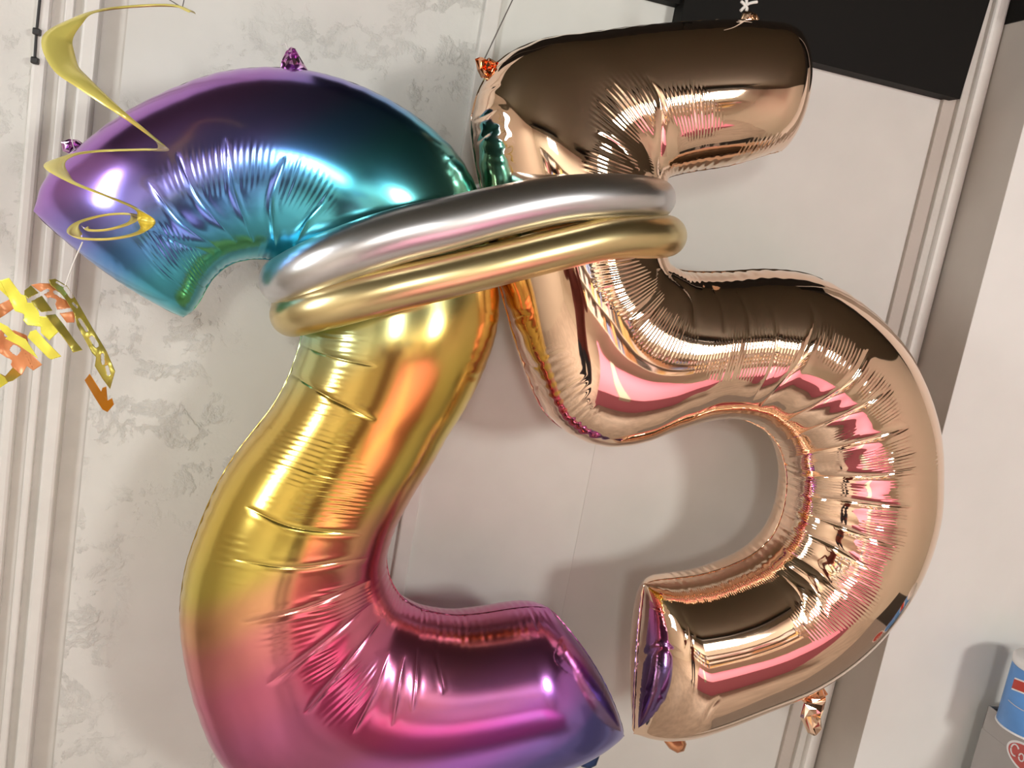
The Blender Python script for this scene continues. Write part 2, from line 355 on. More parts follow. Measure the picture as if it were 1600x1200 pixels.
def number_balloon(root, pairs, n, depth, ends, creases, pleats, mat, flange_mat, pinch=None, bow=(0, 0), flange=0.010, end_flange=0.016, flats=()):
    """pairs: matching points (ax, ay, bx, by) on the two edges of the sheet, walked from end to end"""
    nf, nb = 132, 44
    K = spline(np.array(pairs, float), n)
    wa = P(K[:, 0], K[:, 1], Y_B); wb = P(K[:, 2], K[:, 3], Y_B)
    mid = (wa + wb) / 2
    Lm = np.concatenate([[0], np.cumsum(np.linalg.norm(np.diff(mid, axis=0), axis=1))])
    width = np.linalg.norm(wa - wb, axis=1)
    d = np.minimum(width * 0.5 * depth[0], depth[1])
    ker = np.hanning(81); ker /= ker.sum()
    d = np.convolve(np.pad(d, 40, 'edge'), ker, 'valid')
    def endp(e, r): u = np.clip(1 - e / r, 0, 1); return np.sqrt(np.maximum(0, 1 - u ** 2.2))
    d = d * endp(Lm, ends[0]) * endp(Lm[-1] - Lm, ends[1])
    if pinch is not None: d = d * pinch(K)
    phi = np.concatenate([np.linspace(0, math.pi, nf, endpoint=False), np.linspace(math.pi, 2 * math.pi, nb, endpoint=False)])
    s = (1 - np.cos(phi)) / 2
    base = wa[:, None] * (1 - s)[None, :, None] + wb[:, None] * s[None, :, None]
    # ends of the sheet bow outwards a little
    tan0 = mid[0] - mid[30]; tan0 /= np.linalg.norm(tan0); tan1 = mid[-1] - mid[-31]; tan1 /= np.linalg.norm(tan1)
    w0 = np.clip(1 - Lm / 0.12, 0, 1) ** 1.5 * bow[0]; w1 = np.clip(1 - (Lm[-1] - Lm) / 0.12, 0, 1) ** 1.5 * bow[1]
    hump = 4 * s * (1 - s)
    base += w0[:, None, None] * hump[None, :, None] * tan0 + w1[:, None, None] * hump[None, :, None] * tan1
    V = base.copy()
    sp = np.sin(phi); ex = np.full(n, 0.95); mk = (K[:, :2] + K[:, 2:4]) / 2
    for fx, fy, fr, fa in flats:
        ex = ex - fa * np.exp(-((mk[:, 0] - fx) ** 2 + (mk[:, 1] - fy) ** 2) / fr ** 2)
    sgnp = np.sign(sp)[None, :] * np.abs(sp)[None, :] ** ex[:, None]
    V[:, :, 1] -= d[:, None] * sgnp
    def normals(V):
        dt = np.gradient(V, axis=0); dp = np.roll(V, -1, 1) - np.roll(V, 1, 1)
        N = np.cross(dp, dt); N /= np.linalg.norm(N, axis=2)[..., None] + 1e-12
        c = V.mean(1, keepdims=True)
        flip = np.sign((N * (V - c)).sum(2)); flip[flip == 0] = 1
        return N * flip[..., None]
    N = normals(V)
    ix, iy = proj(V)
    front = np.zeros(len(phi), bool); front[:nf + 1] = True; front[0] = True
    disp = np.zeros(ix.shape)
    edge = np.clip(np.abs(sp) / 0.25, 0, 1)[None, :]
    # pleats: blobs (kind, cx, cy, rx, ry, angle, wave length, height)
    for kind, cx, cy, rx, ry, ang, lam, amp in pleats:
        c, q = math.cos(math.radians(ang)), math.sin(math.radians(ang))
        u = ((ix - cx) * c + (iy - cy) * q) / rx; v = (-(ix - cx) * q + (iy - cy) * c) / ry
        r = np.sqrt(u * u + v * v); msk = sstep(1.0, 0.55, r) * front[None, :]
        if msk.max() <= 0: continue
        if kind == 't': ph = (Lm / lam)[:, None] + 0.12 * np.sin(np.arange(len(phi)) * 0.23)[None, :]
        else: ph = (s[None, :] * width[:, None] / lam) + 0.0 * ix
        jag = 0.75 + 0.5 * RT[(np.floor(ph).astype(int) * 7) % 4096]
        disp += PLEAT * amp * msk ** jag * ripple(ph)
    # creases: (points, depth, reach)
    for line, dep, reach in creases:
        l = np.array(line, float); lo = l.min(0) - 40; hi = l.max(0) + 40
        sel = (ix > lo[0]) & (ix < hi[0]) & (iy > lo[1]) & (iy < hi[1]) & front[None, :]
        if not sel.any(): continue
        dd, par, sg = polydist(ix[sel], iy[sel], line)
        fade = np.clip(np.sin(np.clip(par, 0, 1) * math.pi), 0, 1) ** 0.45
        rc = reach * 0.62
        disp[sel] += -0.62 * dep * fade * np.exp(-dd / rc) + 0.10 * dep * fade * np.exp(-((dd - rc * 3.2) / (rc * 2.0)) ** 2)
    # seam puckers
    near = np.exp(-np.minimum(s, 1 - s) * width[:, None] / 0.010)
    disp += -0.0012 * near * ripple((Lm / 0.021)[:, None] + (s > 0.5)[None, :] * 0.4) * (np.abs(sp) > 0.02)[None, :]
    V = V + N * disp[..., None]
    q = grid_quads(n, len(phi), True)
    verts = V.reshape(-1, 3)
    body = put(link('body', mesh_np('body', verts, q), mat), root)
    # seam flange round the outline
    A, B = base[:, 0], base[:, nf]
    e1 = base[-1, 1:nf]; e0 = base[0, 1:nf][::-1]
    loop = np.concatenate([A, e1, B[::-1], e0]); fl = np.concatenate([np.full(n, flange), np.full(nf - 1, end_flange), np.full(n, flange), np.full(nf - 1, end_flange)])
    seg = np.linalg.norm(np.roll(loop, -1, 0) - loop, axis=1); cl = np.concatenate([[0], np.cumsum(seg)]); m = int(cl[-1] / 0.0035)
    u = np.linspace(0, cl[-1], m, endpoint=False); lc = np.concatenate([loop, loop[:1]])
    lp = np.stack([np.interp(u, cl, lc[:, k]) for k in range(3)], 1); fw = np.interp(u, cl, np.append(fl, fl[0]))
    kk = np.hanning(15); kk /= kk.sum()
    sm = np.stack([np.convolve(np.pad(lp[:, k], 7, 'wrap'), kk, 'valid') for k in range(3)], 1)
    fw = np.convolve(np.pad(fw, 7, 'wrap'), kk, 'valid')
    tg = np.roll(sm, -2, 0) - np.roll(sm, 2, 0); tg /= np.linalg.norm(tg, axis=1)[:, None] + 1e-12
    out = np.cross(tg, (0, 1.0, 0)); area = np.sum(sm[:, 0] * np.roll(sm[:, 2], -1) - np.roll(sm[:, 0], -1) * sm[:, 2])
    if area < 0: out = -out
    ruf = (ripple(u / 0.020) - 0.4) * 0.004 + (ripple(u / 0.0075 + 9) - 0.4) * 0.0012
    cut = 1 - 0.35 * ripple(u / 0.021 + 3)
    rows = []
    for k, f in enumerate((-0.15, 0.25, 0.65, 1.0)):
        r = sm + out * (fw * cut * f)[:, None]; r = r.copy(); r[:, 1] += ruf * max(f, 0); rows.append(r)
    back = [r + np.array((0, 0.0006, 0)) for r in rows[::-1]]
    Vf = np.stack(rows + back, 1)
    put(link('seam_flange', mesh_np('seam_flange', Vf.reshape(-1, 3), grid_quads(m, 8, True, True)), flange_mat), root)
    return V

P2 = [(52,330,286,496),(72,280,300,487),(120,235,314,467),(185,184,327,442),(250,148,340,427),(330,117,360,412),(400,106,382,406),
      (470,109,400,404),(540,126,415,404),(600,152,430,407),(660,190,442,413),(705,231,451,421),(735,276,458,430),(755,330,464,440),
      (768,390,469,453),(776,445,473,470),(777,490,474,492),(769,530,472,515),(757,565,468,538),(743,598,460,563),(725,633,447,596),
      (700,672,425,635),(672,722,394,675),(650,757,366,712),(634,785,342,752),(620,812,322,795),(610,840,306,836),(604,864,292,878),
      (604,880,284,920),(607,896,281,962),(612,910,287,1018),(619,922,305,1094),(632,937,345,1180),(655,950,415,1232),(680,957,510,1256),
      (715,961,610,1250),(755,958,710,1228),(800,951,812,1199),(830,948,890,1180),(858,950,976,1150)]
P5 = [(1262,104,1222,236),(1238,47,1202,240),(1180,33,1150,256),(1049,36,1075,269),(914,52,1040,278),(839,64,1033,283),(772,102,1031,288),
      (738,175,1030,295),(742,245,1029,310),(758,325,1029,345),(772,410,1031,380),(790,480,1034,402),(820,575,1040,411),(856,650,1050,418),
      (918,687,1060,422),(975,688,1075,424),(1030,671,1100,425),(1085,656,1140,424),(1130,651,1200,421),(1165,656,1268,430),(1193,670,1338,471),
      (1212,690,1402,540),(1223,714,1446,652),(1229,745,1452,738),(1228,772,1448,797),(1221,806,1424,876),(1206,838,1383,948),(1178,865,1328,1010),
      (1140,884,1255,1063),(1095,898,1170,1100),(1050,904,1085,1133),(1024,907,1025,1147),(1006,912,990,1147)]

def pinch2(K):
    m = (K[:, :2] + K[:, 2:4]) / 2; r = np.hypot((m[:, 0] - 610) / 120, (m[:, 1] - 415) / 75)
    return 1 - 0.14 * np.exp(-r ** 2)
def pinch5(K):
    m = (K[:, :2] + K[:, 2:4]) / 2; r = np.hypot((m[:, 0] - 900) / 120, (m[:, 1] - 355) / 75); q = np.hypot(m[:, 0] - 935, m[:, 1] - 165) / 85
    return 1 - 0.04 * np.exp(-r ** 2) - 0.17 * np.exp(-q ** 2)

CR2 = [([(228,356),(280,380),(334,397)],.0025,5), ([(232,284),(285,350),(350,393)],.0025,5), ([(276,239),(310,310),(370,379)],.0034,5),
       ([(353,216),(365,300),(396,379)],.0036,5), ([(445,245),(424,310),(430,390)],.0036,5), ([(510,312),(480,345),(460,385)],.003,5),
       ([(468,538),(520,558),(588,573)],.0028,4), ([(452,582),(515,622),(586,657)],.0032,4), ([(384,792),(450,822),(566,836)],.0034,4),
       ([(361,873),(450,887),(572,873)],.0032,4), ([(377,975),(480,950),(578,907)],.0036,5), ([(419,1069),(500,1010),(581,943)],.0036,5),
       ([(477,1115),(540,1040),(598,967)],.0036,5), ([(552,1145),(585,1080),(607,1022)],.003,5), ([(613,1133),(622,1080),(632,1025)],.0026,5),
       ([(645,1112),(650,1060),(652,1013)],.0022,4), ([(693,1083),(686,1045),(678,1007)],.0020,4),
       ([(832,950),(840,985)],.002,4), ([(880,1000),(868,1030),(895,1055)],.002,5)]
PL2 = [('t',345,262,110,50,-10,.0075,.0006), ('t',470,290,70,45,35,.008,.0006), ('t',270,395,75,40,35,.007,.0008), ('t',285,430,60,35,20,.008,.0010),
       ('t',480,690,85,130,25,.0085,.0006), ('t',470,780,70,60,20,.0075,.0005), ('t',535,555,60,50,20,.009,.0005), ('t',540,770,50,60,25,.007,.0006),
       ('t',450,985,60,45,-30,.009,.0006), ('t',530,940,60,35,-20,.0085,.0008), ('t',545,1080,70,40,-55,.010,.0007), ('t',500,1040,40,25,-45,.008,.0006),
       ('s',920,1060,28,62,-32,.0075,.0009), ('s',895,1035,25,60,-32,.009,.0007), ('t',720,250,25,60,-35,.016,.0012), ('t',755,540,22,80,18,.015,.0011),
       ('t',360,880,40,60,0,.010,.0004), ('s',180,430,70,22,35,.016,.0010)]
CR5 = [([(1010,118),(1030,150),(1034,200),(1030,275)],.0032,5), ([(930,207),(965,225),(1000,272)],.003,5), ([(1000,215),(1015,245),(1022,278)],.002,4),
       ([(1030,420),(1025,455),(985,497)],.0030,4), ([(1047,430),(1080,462),(1086,510)],.0034,5), ([(1112,446),(1128,480),(1132,520)],.0016,4),
       ([(1150,452),(1168,490),(1172,525)],.0016,4), ([(1205,470),(1214,520),(1205,575),(1175,628)],.0016,4),
       ([(1262,470),(1273,495),(1254,556),(1189,636)],.0036,5), ([(1357,547),(1333,590),(1280,630),(1214,666)],.0036,5),
       ([(1394,607),(1320,648),(1228,688)],.0036,5), ([(1424,666),(1330,694),(1232,716)],.0036,5), ([(1433,737),(1330,745),(1240,745)],.0036,5),
       ([(1427,793),(1340,785),(1249,775)],.0036,5), ([(1398,854),(1320,825),(1246,800)],.0036,5), ([(1360,889),(1305,855),(1240,825)],.0034,5),
       ([(1322,936),(1275,890),(1225,858)],.0032,5), ([(1293,965),(1268,915),(1229,883)],.003,5), ([(1262,972),(1245,925),(1215,895)],.003,5),
       ([(1060,945),(1075,985),(1070,1020)],.002,6), ([(985,1040),(1030,1010),(1068,1022)],.0025,4), ([(985,1085),(1020,1080),(1045,1098)],.002,4),
       ([(1100,1128),(1112,1105),(1125,1090)],.002,4), ([(747,145),(780,130)],.0025,4), ([(740,190),(780,168)],.0025,4), ([(742,225),(778,195)],.0025,4),
       ([(805,565),(840,575)],.002,4), ([(795,505),(830,490)],.002,4), ([(820,610),(850,600)],.002,4)]
PL5 = [('t',975,170,60,75,20,.0065,.0010), ('t',955,255,45,50,30,.0065,.0010), ('t',1068,160,50,42,5,.0060,.0006), ('t',1095,185,40,45,10,.006,.0005),
       ('t',985,450,75,45,40,.0070,.0011), ('t',1040,520,60,45,30,.0065,.0008), ('t',1175,555,105,42,-8,.0052,.0009), ('t',1310,545,65,32,38,.0056,.0010),
       ('t',1375,620,55,32,60,.0056,.0010), ('t',1412,720,28,75,88,.0056,.0010), ('t',1412,720,28,75,0,.0056,.0008), ('t',1385,830,45,70,25,.0056,.0011),
       ('t',1330,930,70,45,-45,.0058,.0012), ('t',1250,850,30,45,30,.0065,.0009), ('t',1150,912,130,20,-12,.0055,.0010), ('t',1255,790,20,90,0,.0060,.0007),
       ('t',1230,690,28,60,-25,.006,.0007), ('t',1300,700,60,30,-20,.007,.0003), ('t',1300,770,60,40,0,.007,.0003),
       ('t',1280,960,50,40,-30,.006,.0010), ('s',1028,990,26,70,5,.0060,.0011), ('s',1015,1080,26,55,5,.0062,.0010),
       ('t',770,195,30,90,-5,.013,.0020), ('t',880,600,40,75,-22,.0085,.0012), ('t',905,650,45,30,25,.0070,.0010), ('t',812,540,26,110,-18,.020,.0012),
       ('t',1195,225,50,16,-20,.008,.0008), ('t',900,665,70,20,15,.012,.0014)]

N_SPAN = 2200
two = empty('number_two_balloon', tuple(P(560, 700, Y_B)))
tag(two, 'big satin rainbow foil balloon shaped as a number 2, left of the rose gold one', 'balloon')
V2 = number_balloon(two, P2, N_SPAN, (0.90, 0.128), (0.135, 0.115), CR2, PL2, M['rainbow'], M['rainbow'], pinch2, (0.010, 0.018), 0.007, 0.010, [(190, 350, 110, 0.15)])
five = empty('number_five_balloon', tuple(P(1100, 600, Y_B)))
tag(five, 'big shiny rose gold foil balloon shaped as a number 5', 'balloon')
V5 = number_balloon(five, P5, N_SPAN, (0.95, 0.122), (0.085, 0.085), CR5, PL5, M['rose'], M['rose'], pinch5, (0.012, 0.004), 0.009, 0.021, [(950, 555, 110, 0.36), (900, 190, 90, 0.25)])

def tab(name, pts, y, mat, root, thick=0.004, crumple=0.0):
    """small sealed tail of foil: outline in photo measure, puffed a little"""
    p = np.array([P(a, b, Y_B + y) for a, b in pts]); c = p.mean(0); n = len(p)
    rows = [];
    for k, (f, h) in enumerate(((1.0, 0), (0.86, 0.6), (0.6, 1.0), (0.3, 1.05))):
        for sgn in (1, -1):
            r = c + (p - c) * f; r = r.copy(); r[:, 1] += -sgn * thick * h + RNG.normal(0, crumple, n) * (h > 0); rows.append((sgn, k, r))
    fr = [r for s_, k, r in rows if s_ == 1]; bk = [r for s_, k, r in rows if s_ == -1]
    bm = bmesh.new()
    def ring(r): return [bm.verts.new(q) for q in r]
    F = [ring(r) for r in fr]; Bk = [F[0]] + [ring(r) for r in bk[1:]]
    for R in (F, Bk):
        for a, b in zip(R[:-1], R[1:]):
            for i in range(n):
                f = bm.faces.new((a[i], a[(i + 1) % n], b[(i + 1) % n], b[i])); f.smooth = crumple == 0
        f = bm.faces.new(R[-1]); f.smooth = crumple == 0
    bmesh.ops.recalc_face_normals(bm, faces=bm.faces[:])
    me = bpy.data.meshes.new(name); bm.to_mesh(me); bm.free()
    return put(link(name, me, mat), root)
def strand(name, pts, rad, mat, root=None):
    w = [P(a, b, Y_B + y) for a, b, y in pts]
    o = link(name, tube_mesh(name, spline(np.array(w), 24) if len(w) > 2 else w, rad, 6), mat)
    return put(o, root) if root else o
tab('tail_tab', [(436,112),(440,95),(447,80),(455,73),(462,76),(468,88),(475,100),(484,114),(460,122)], 0, M['purple_tail'], two, 0.006, 0.004)
tab('tail_tab', [(95,222),(108,217),(122,219),(132,226),(128,236),(118,232),(108,240),(98,236)], 0.01, M['purple_tail'], two, 0.006, 0.003)
tab('inflation_tab', [(897,1168),(937,1158),(937,1182),(932,1196),(920,1202),(908,1198),(900,1186)], 0, M['navy_tail'], two, 0.006)
strand('tail_string', [(118,238,0.0),(113,222,-.01),(110,204,0)], 0.0007, M['string'], two)
strand('tail_string', [(450,78,-.004),(446,68,-.006),(440,70,0)], 0.0009, M['string'], two)
tab('tail_tab', [(742,92),(750,89),(756,96),(764,90),(775,99),(790,98),(778,112),(765,120),(752,122),(746,110)], 0, M['rose_tail'], five, 0.008, 0.006)
tab('inflation_tab', [(1030,1149),(1042,1143),(1060,1137),(1067,1148),(1073,1163),(1069,1174),(1058,1177),(1046,1170)], 0, M['rose_tail'], five, 0.006)
tab('tail_tab', [(1236,1074),(1252,1064),(1270,1058),(1284,1070),(1294,1085),(1282,1092),(1268,1098),(1255,1097),(1246,1086)], 0, M['rose_tail'], five, 0.006, 0.004)
tab('tail_tab', [(1256,1098),(1272,1096),(1290,1088),(1288,1106),(1282,1120),(1283,1140),(1272,1150),(1262,1145),(1250,1120)], 0.004, M['rose'], five, 0.006, 0.003)
tab('tail_tab', [(1358,982),(1366,976),(1370,980),(1367,988),(1361,988)], 0, M['rose_tail'], five, 0.003)
tab('tail_tab', [(1155,36),(1160,20),(1170,16),(1182,22),(1190,36),(1172,42)], 0, M['rose'], five, 0.005, 0.003)
# white cord knotted on the tail of the 5
for pts in ([(1166,-3),(1166,8),(1158,2)], [(1166,8),(1172,5),(1183,3)], [(1166,8),(1162,12),(1157,17)], [(1165,9),(1167,13),(1166,17)]):
    strand('cord_knot', [(a, b, -0.01) for a, b in pts], 0.0024, M['string'], five)
strand('hanging_thread', [(757,92,0.0),(776,52,0.0),(796,10,0.0),(880,-165,0.0)], 0.0010, M['thread'], five)
strand('hanging_cord', [(1166,8,-0.01),(1180,-80,-0.01),(1196,-170,-0.01)], 0.0016, M['string'], five)

# ------------------------------------------------------------------ long modelling balloons looped round both numbers
def loop_balloon(name, ctr, rads, y_front, y_back, mat, label):
    n = 260
    c = spline(np.array(ctr, float), 200)
    k = np.linspace(0, 2 * math.pi, n, endpoint=False)
    # walk left -> right on the front, back behind the numbers
    u = (1 - np.cos(k)) / 2
    sn = np.sin(k); yy = np.where(sn > 0, y_front * np.abs(sn) ** 0.42, y_back * np.abs(sn) ** 0.42)
    cx = np.interp(u, np.linspace(0, 1, 200), c[:, 0]); cy = np.interp(u, np.linspace(0, 1, 200), c[:, 1])
    pf = P(cx, cy, Y_B + y_front * np.clip(np.abs(sn), 0, 1) ** 0.42)
    pts = pf.copy(); pts[:, 1] = Y_B + yy
    # resample evenly
    seg = np.linalg.norm(np.roll(pts, -1, 0) - pts, axis=1); cl = np.concatenate([[0], np.cumsum(seg)])
    m = 360; uu = np.linspace(0, cl[-1], m, endpoint=False); pc = np.concatenate([pts, pts[:1]])
    q = np.stack([np.interp(uu, cl, pc[:, j]) for j in range(3)], 1)
    ker = np.hanning(19); ker /= ker.sum()
    q = np.stack([np.convolve(np.pad(q[:, j], 9, 'wrap'), ker, 'valid') for j in range(3)], 1)
    x = q[:, 0]; rr = np.interp((x - x.min()) / (x.max() - x.min()), np.linspace(0, 1, len(rads)), rads)
    o = link(name, tube_mesh(name, q, rr, 40, closed=True), mat)
    return tag(o, label, 'balloon', 'long balloons tied round the numbers')
loop_balloon('looped_long_balloon', [(443,440),(472,425),(537,397),(615,371),(706,349),(796,327),(886,311),(976,307),(1024,311)],
             [.034,.036,.036,.034,.032,.031,.031], -0.156, 0.115, M['silver'], 'long silver balloon looped around both numbers, upper of the two')
loop_balloon('looped_long_balloon', [(456,492),(515,477),(605,454),(695,433),(785,411),(875,389),(965,370),(1041,369)],
             [.031,.031,.030,.029,.029,.030,.032], -0.156, 0.115, M['gold_latex'], 'long gold balloon looped around both numbers, below the silver one')

# ------------------------------------------------------------------ hanging foil swirl
def swirl():
    root = empty('hanging_swirl', tuple(P(165, 200, Y_B - 0.2)))
    tag(root, 'yellow gold foil spiral hanging in front of the rainbow balloon', 'decoration')
    yb = -0.26
    key = [(306,22,0.02,2),(278,12,0.055,3),(190,14,0.085,9),(150,20,0.06,15),(110,30,0.03,24),(66,58,0,34),(82,108,-0.045,32),(125,140,-0.075,24),(195,186,-0.09,10),(240,218,-0.05,6),(264,235,0,14),
           (225,236,0.05,5),(150,238,0.08,3),(105,244,0.055,12),(68,259,0,26),(105,284,-0.055,14),(160,306,-0.08,4),(215,328,-0.045,9),(243,346,0,22),(225,362,-0.045,12),(170,372,-0.065,8),
           (120,370,-0.04,11),(104,361,0,18),(120,346,0.04,9),(165,334,0.06,6),(205,333,0.035,8),(222,340,0,14),(200,350,-0.03,7),(160,358,-0.04,5),(132,357,-0.02,5),(127,352,0,5)]
    k = np.array(key, float); kk = spline(np.column_stack([k[:, 0], k[:, 1], k[:, 2] * 1000, k[:, 3]]), 420)
    y = Y_B + yb + kk[:, 2] / 1000
    # each turn lies like a cut disc: the ribbon's width points to the axis
    ax = np.interp(np.linspace(0, 1, 420), [0, 1], [168, 172])
    outer = P(kk[:, 0], kk[:, 1], y)
    axis = P(ax, kk[:, 1], np.full(420, Y_B + yb))
    rad = axis - outer; rad[:, 2] *= 0.2
    rad /= np.linalg.norm(rad, axis=1)[:, None] + 1e-9
    fr_ = np.clip(-kk[:, 2] / 90, 0, 1) * sstep(0.45, 0.30, np.linspace(0, 1, 420))
    rad[:, 2] += 0.9 * fr_; rad[:, 0] += 0.3 * fr_; rad /= np.linalg.norm(rad, axis=1)[:, None]
    wd = np.maximum(kk[:, 3], 8) * 0.00085
    tg = np.gradient(outer, axis=0); tg /= np.linalg.norm(tg, axis=1)[:, None]
    nn = np.cross(tg, rad); nn /= np.linalg.norm(nn, axis=1)[:, None]
    # slight twist so that the band catches light
    rows = [outer + rad * (wd * f)[:, None] + nn * (0.0022 * math.sin(f * math.pi))for f in (0, .25, .5, .75, 1)]
    rows += [r + nn * 0.0004 for r in rows[::-1]]
    put(link('ribbon', mesh_np('ribbon', np.stack(rows, 1).reshape(-1, 3), grid_quads(420, 10, True)), M['swirl']), root)
    strand('thread', [(129,378,yb),(115,410,yb),(102,446,yb)], 0.0008, M['string'], root)
    strand('thread', [(262,-2,yb+.06),(285,12,yb+.05)], 0.0006, M['thread'], root)
    strand('hanger', [(285,12,yb+.05),(300,-60,yb+.06),(316,-140,yb+.08)], 0.0006, M['thread'], root)
    return root
swirl()

def banner():
    root = empty('foil_letter_cutout', tuple(P(80, 520, Y_B - 0.26)))
    tag(root, 'crumpled yellow and orange foil lettering dangling below the spiral', 'decoration')
    Z = lambda pts: [(x * 0.2, 420 + y * 0.2) for x, y in pts]
    pcs = [('ban_yellow', -.020, [(-160,-20),(-60,60),(0,90),(70,70),(165,200),(200,210),(215,265),(250,265),(300,330),(310,370),(365,375),(460,490),(385,560),(320,500),(375,450),(340,455),(300,420),(215,440),(110,320),(70,230),(0,165),(-160,60)]),
           ('ban_yellow', -.024, [(215,535),(235,490),(280,475),(300,500),(390,595),(480,685),(435,690),(400,710),(375,695),(300,620)]),
           ('ban_olive', -.006, [(190,170),(240,130),(330,215),(420,340),(500,440),(580,555),(645,635),(570,655),(525,580),(470,510),(360,370),(300,320),(250,265),(190,205)]),
           ('ban_orange', .016, [(240,125),(310,112),(390,115),(470,170),(530,240),(590,320),(580,420),(520,420),(450,330),(430,270),(380,235),(330,190)]),
           ('ban_olive', .006, [(380,85),(430,78),(520,130),(600,250),(720,460),(830,640),(900,800),(885,800),(875,770),(870,880),(860,940),(800,860),(740,760),(750,690),(720,660),(660,540),(600,440),(580,350),(520,250),(470,190),(400,130)]),
           ('ban_amber', -.004, [(660,870),(700,820),(790,960),(800,930),(830,920),(830,960),(810,990),(840,1030),(875,1010),(890,1060),(840,1120),(800,1100),(730,990)]),
           ('ban_orange', .008, [(-120,300),(0,275),(70,240),(110,310),(40,360),(0,385),(-120,400)]),
           ('ban_orange', .010, [(-140,470),(0,480),(110,480),(210,520),(160,590),(240,660),(330,750),(260,795),(210,760),(170,830),(100,780),(60,700),(0,660),(-140,600)]),
           ('ban_yellow', -.010, [(-100,400),(0,420),(60,450),(120,510),(200,550),(260,640),(300,705),(250,670),(150,600),(40,545),(60,530),(0,470),(-100,440)]),
           ('ban_yellow', .002, [(-120,780),(0,822),(40,850),(62,890),(0,930),(-120,900)]),
           ('ban_olive', .012, [(0,818),(40,838),(100,770),(165,830),(100,875),(62,885)])]
    HOLES = {('ban_olive', -.006): [(290, 212, 85, 15, -0.48), (430, 340, 135, 15, -0.13)],
             ('ban_orange', .016): [(330, 190, 60, 15, -0.48), (470, 332, 120, 15, -0.13), (405, 252, 34, 24, 0.3), (470, 205, 60, 16, 0.5)],
             ('ban_olive', .006): [(535, 185, 55, 16, 0.95), (585, 285, 30, 9, 0.8), (650, 440, 62, 13, 1.0), (735, 570, 50, 20, 1.0), (803, 705, 46, 13, 1.5), (842, 795, 40, 14, 1.3), (470, 120, 40, 9, 0.5)],
             ('ban_orange', .010): [(120, 635, 40, 34, 0.6), (40, 720, 50, 30, 0.4), (60, 520, 30, 14, 0.2)],
             ('ban_yellow', -.020): [(140, 380, 46, 40, 0.3)]}
    for mat, yo, pts in pcs:
        px = Z(pts); yb = Y_B - 0.26 + yo
        bm = bmesh.new(); vs = [bm.verts.new((a, 0, b)) for a, b in px]
        f = bm.faces.new(vs); bmesh.ops.triangulate(bm, faces=[f])
        for _ in range(6):
            lg = [e for e in bm.edges if e.calc_length() > 2.2]
            if not lg: break
            bmesh.ops.subdivide_edges(bm, edges=lg, cuts=1); bmesh.ops.triangulate(bm, faces=bm.faces[:])
        dead = []
        for f in bm.faces:                                        # cut-outs between the letters
            c = f.calc_center_median(); x, y = c.x / 0.2, (c.z - 420) / 0.2
            for hx, hy, ra, rb, an in HOLES.get((mat, yo), ()):
                u = (x - hx) * math.cos(an) + (y - hy) * math.sin(an); v_ = -(x - hx) * math.sin(an) + (y - hy) * math.cos(an)
                if (u / ra) ** 4 + (v_ / rb) ** 4 < 1: dead.append(f); break
        bmesh.ops.delete(bm, geom=dead, context='FACES')
        ph = RNG.random() * 6
        for v in bm.verts:
            a, b = v.co.x, v.co.z
            curl = 0.018 * math.sin((a - b) * 0.030 + ph) + 0.0015 * math.sin((a + b) * 0.11 + ph * 2) + 0.004 * math.sin(a * 0.07)
            v.co = Vector(P(a, b, yb + curl))
        g = bmesh.ops.extrude_face_region(bm, geom=bm.faces[:])
        for v in [x for x in g['geom'] if isinstance(x, bmesh.types.BMVert)]: v.co.y += 0.0005
        bmesh.ops.recalc_face_normals(bm, faces=bm.faces[:])
        for f in bm.faces: f.smooth = True
        me = bpy.data.meshes.new('letter_piece'); bm.to_mesh(me); bm.free()
        put(link('letter_piece', me, M[mat]), root)
banner()

# ------------------------------------------------------------------ cable with clips on the left pier
cb = empty('wall_cable', tuple(P(58, 60, -0.03))); tag(cb, 'black cable running up the left trim with two clips', 'cable')
cw = [P(64, -20, -0.028), P(60, 20, -0.028), P(57, 50, -0.028), P(54, 95, -0.028)]
put(link('cord', tube_mesh('cord', spline(np.array(cw), 20), 0.002, 8), M['cable']), cb)
for a, b in ((58, 50), (55, 95)):
    c = P(a, b, -0.03)
    put(link('clip', box_mesh('clip', c[0] - .005, c[0] + .005, c[1] - .008, c[1] + .006, c[2] - .005, c[2] + .005, 0.002), M['cable']), cb)

# ------------------------------------------------------------------ grey display stand and blue tin at the right
M['grey_card'] = plain('grey_card', (0.36, 0.34, 0.325), 0.6, vary=0.03, scale=20)
M['tin_blue'] = plain('tin_print_blue', srgb(95, 150, 215), 0.3, vary=0.10, scale=18)
M['tin_red'] = plain('tin_print_red', srgb(190, 70, 60), 0.3)
M['tin_white'] = plain('tin_print_white', (0.8, 0.8, 0.8), 0.35)
M['tin_purple'] = plain('tin_print_purple', srgb(120, 80, 150), 0.35)
M['sticker_red'] = plain('sticker_red', srgb(190, 85, 80), 0.4)
M['sticker_green'] = plain('tin_print_green', srgb(170, 190, 90), 0.4)
ys = y_ret - 0.05
c0 = P(1544, 1102, ys); xs, zs = float(c0[0]), float(c0[2])
st = empty('display_stand', (xs + 0.12, ys - 0.2, 0)); tag(st, 'grey card display stand with a red oval sticker, at the lower right edge', 'display stand')
put(link('body', box_mesh('stand_body', xs, xs + 0.30, ys - 0.42, ys, 0.0, zs - 0.05, 0.0005), M['grey_card']), st)
put(link('tray_floor', box_mesh('tray_floor', xs + 0.003, xs + 0.30, ys - 0.42, ys - 0.003, zs - 0.05, zs - 0.006), M['cable']), st)
put(link('side_lip', box_mesh('side_lip', xs, xs + 0.003, ys - 0.42, ys, zs - 0.05, zs, 0.0005), M['grey_card']), st)
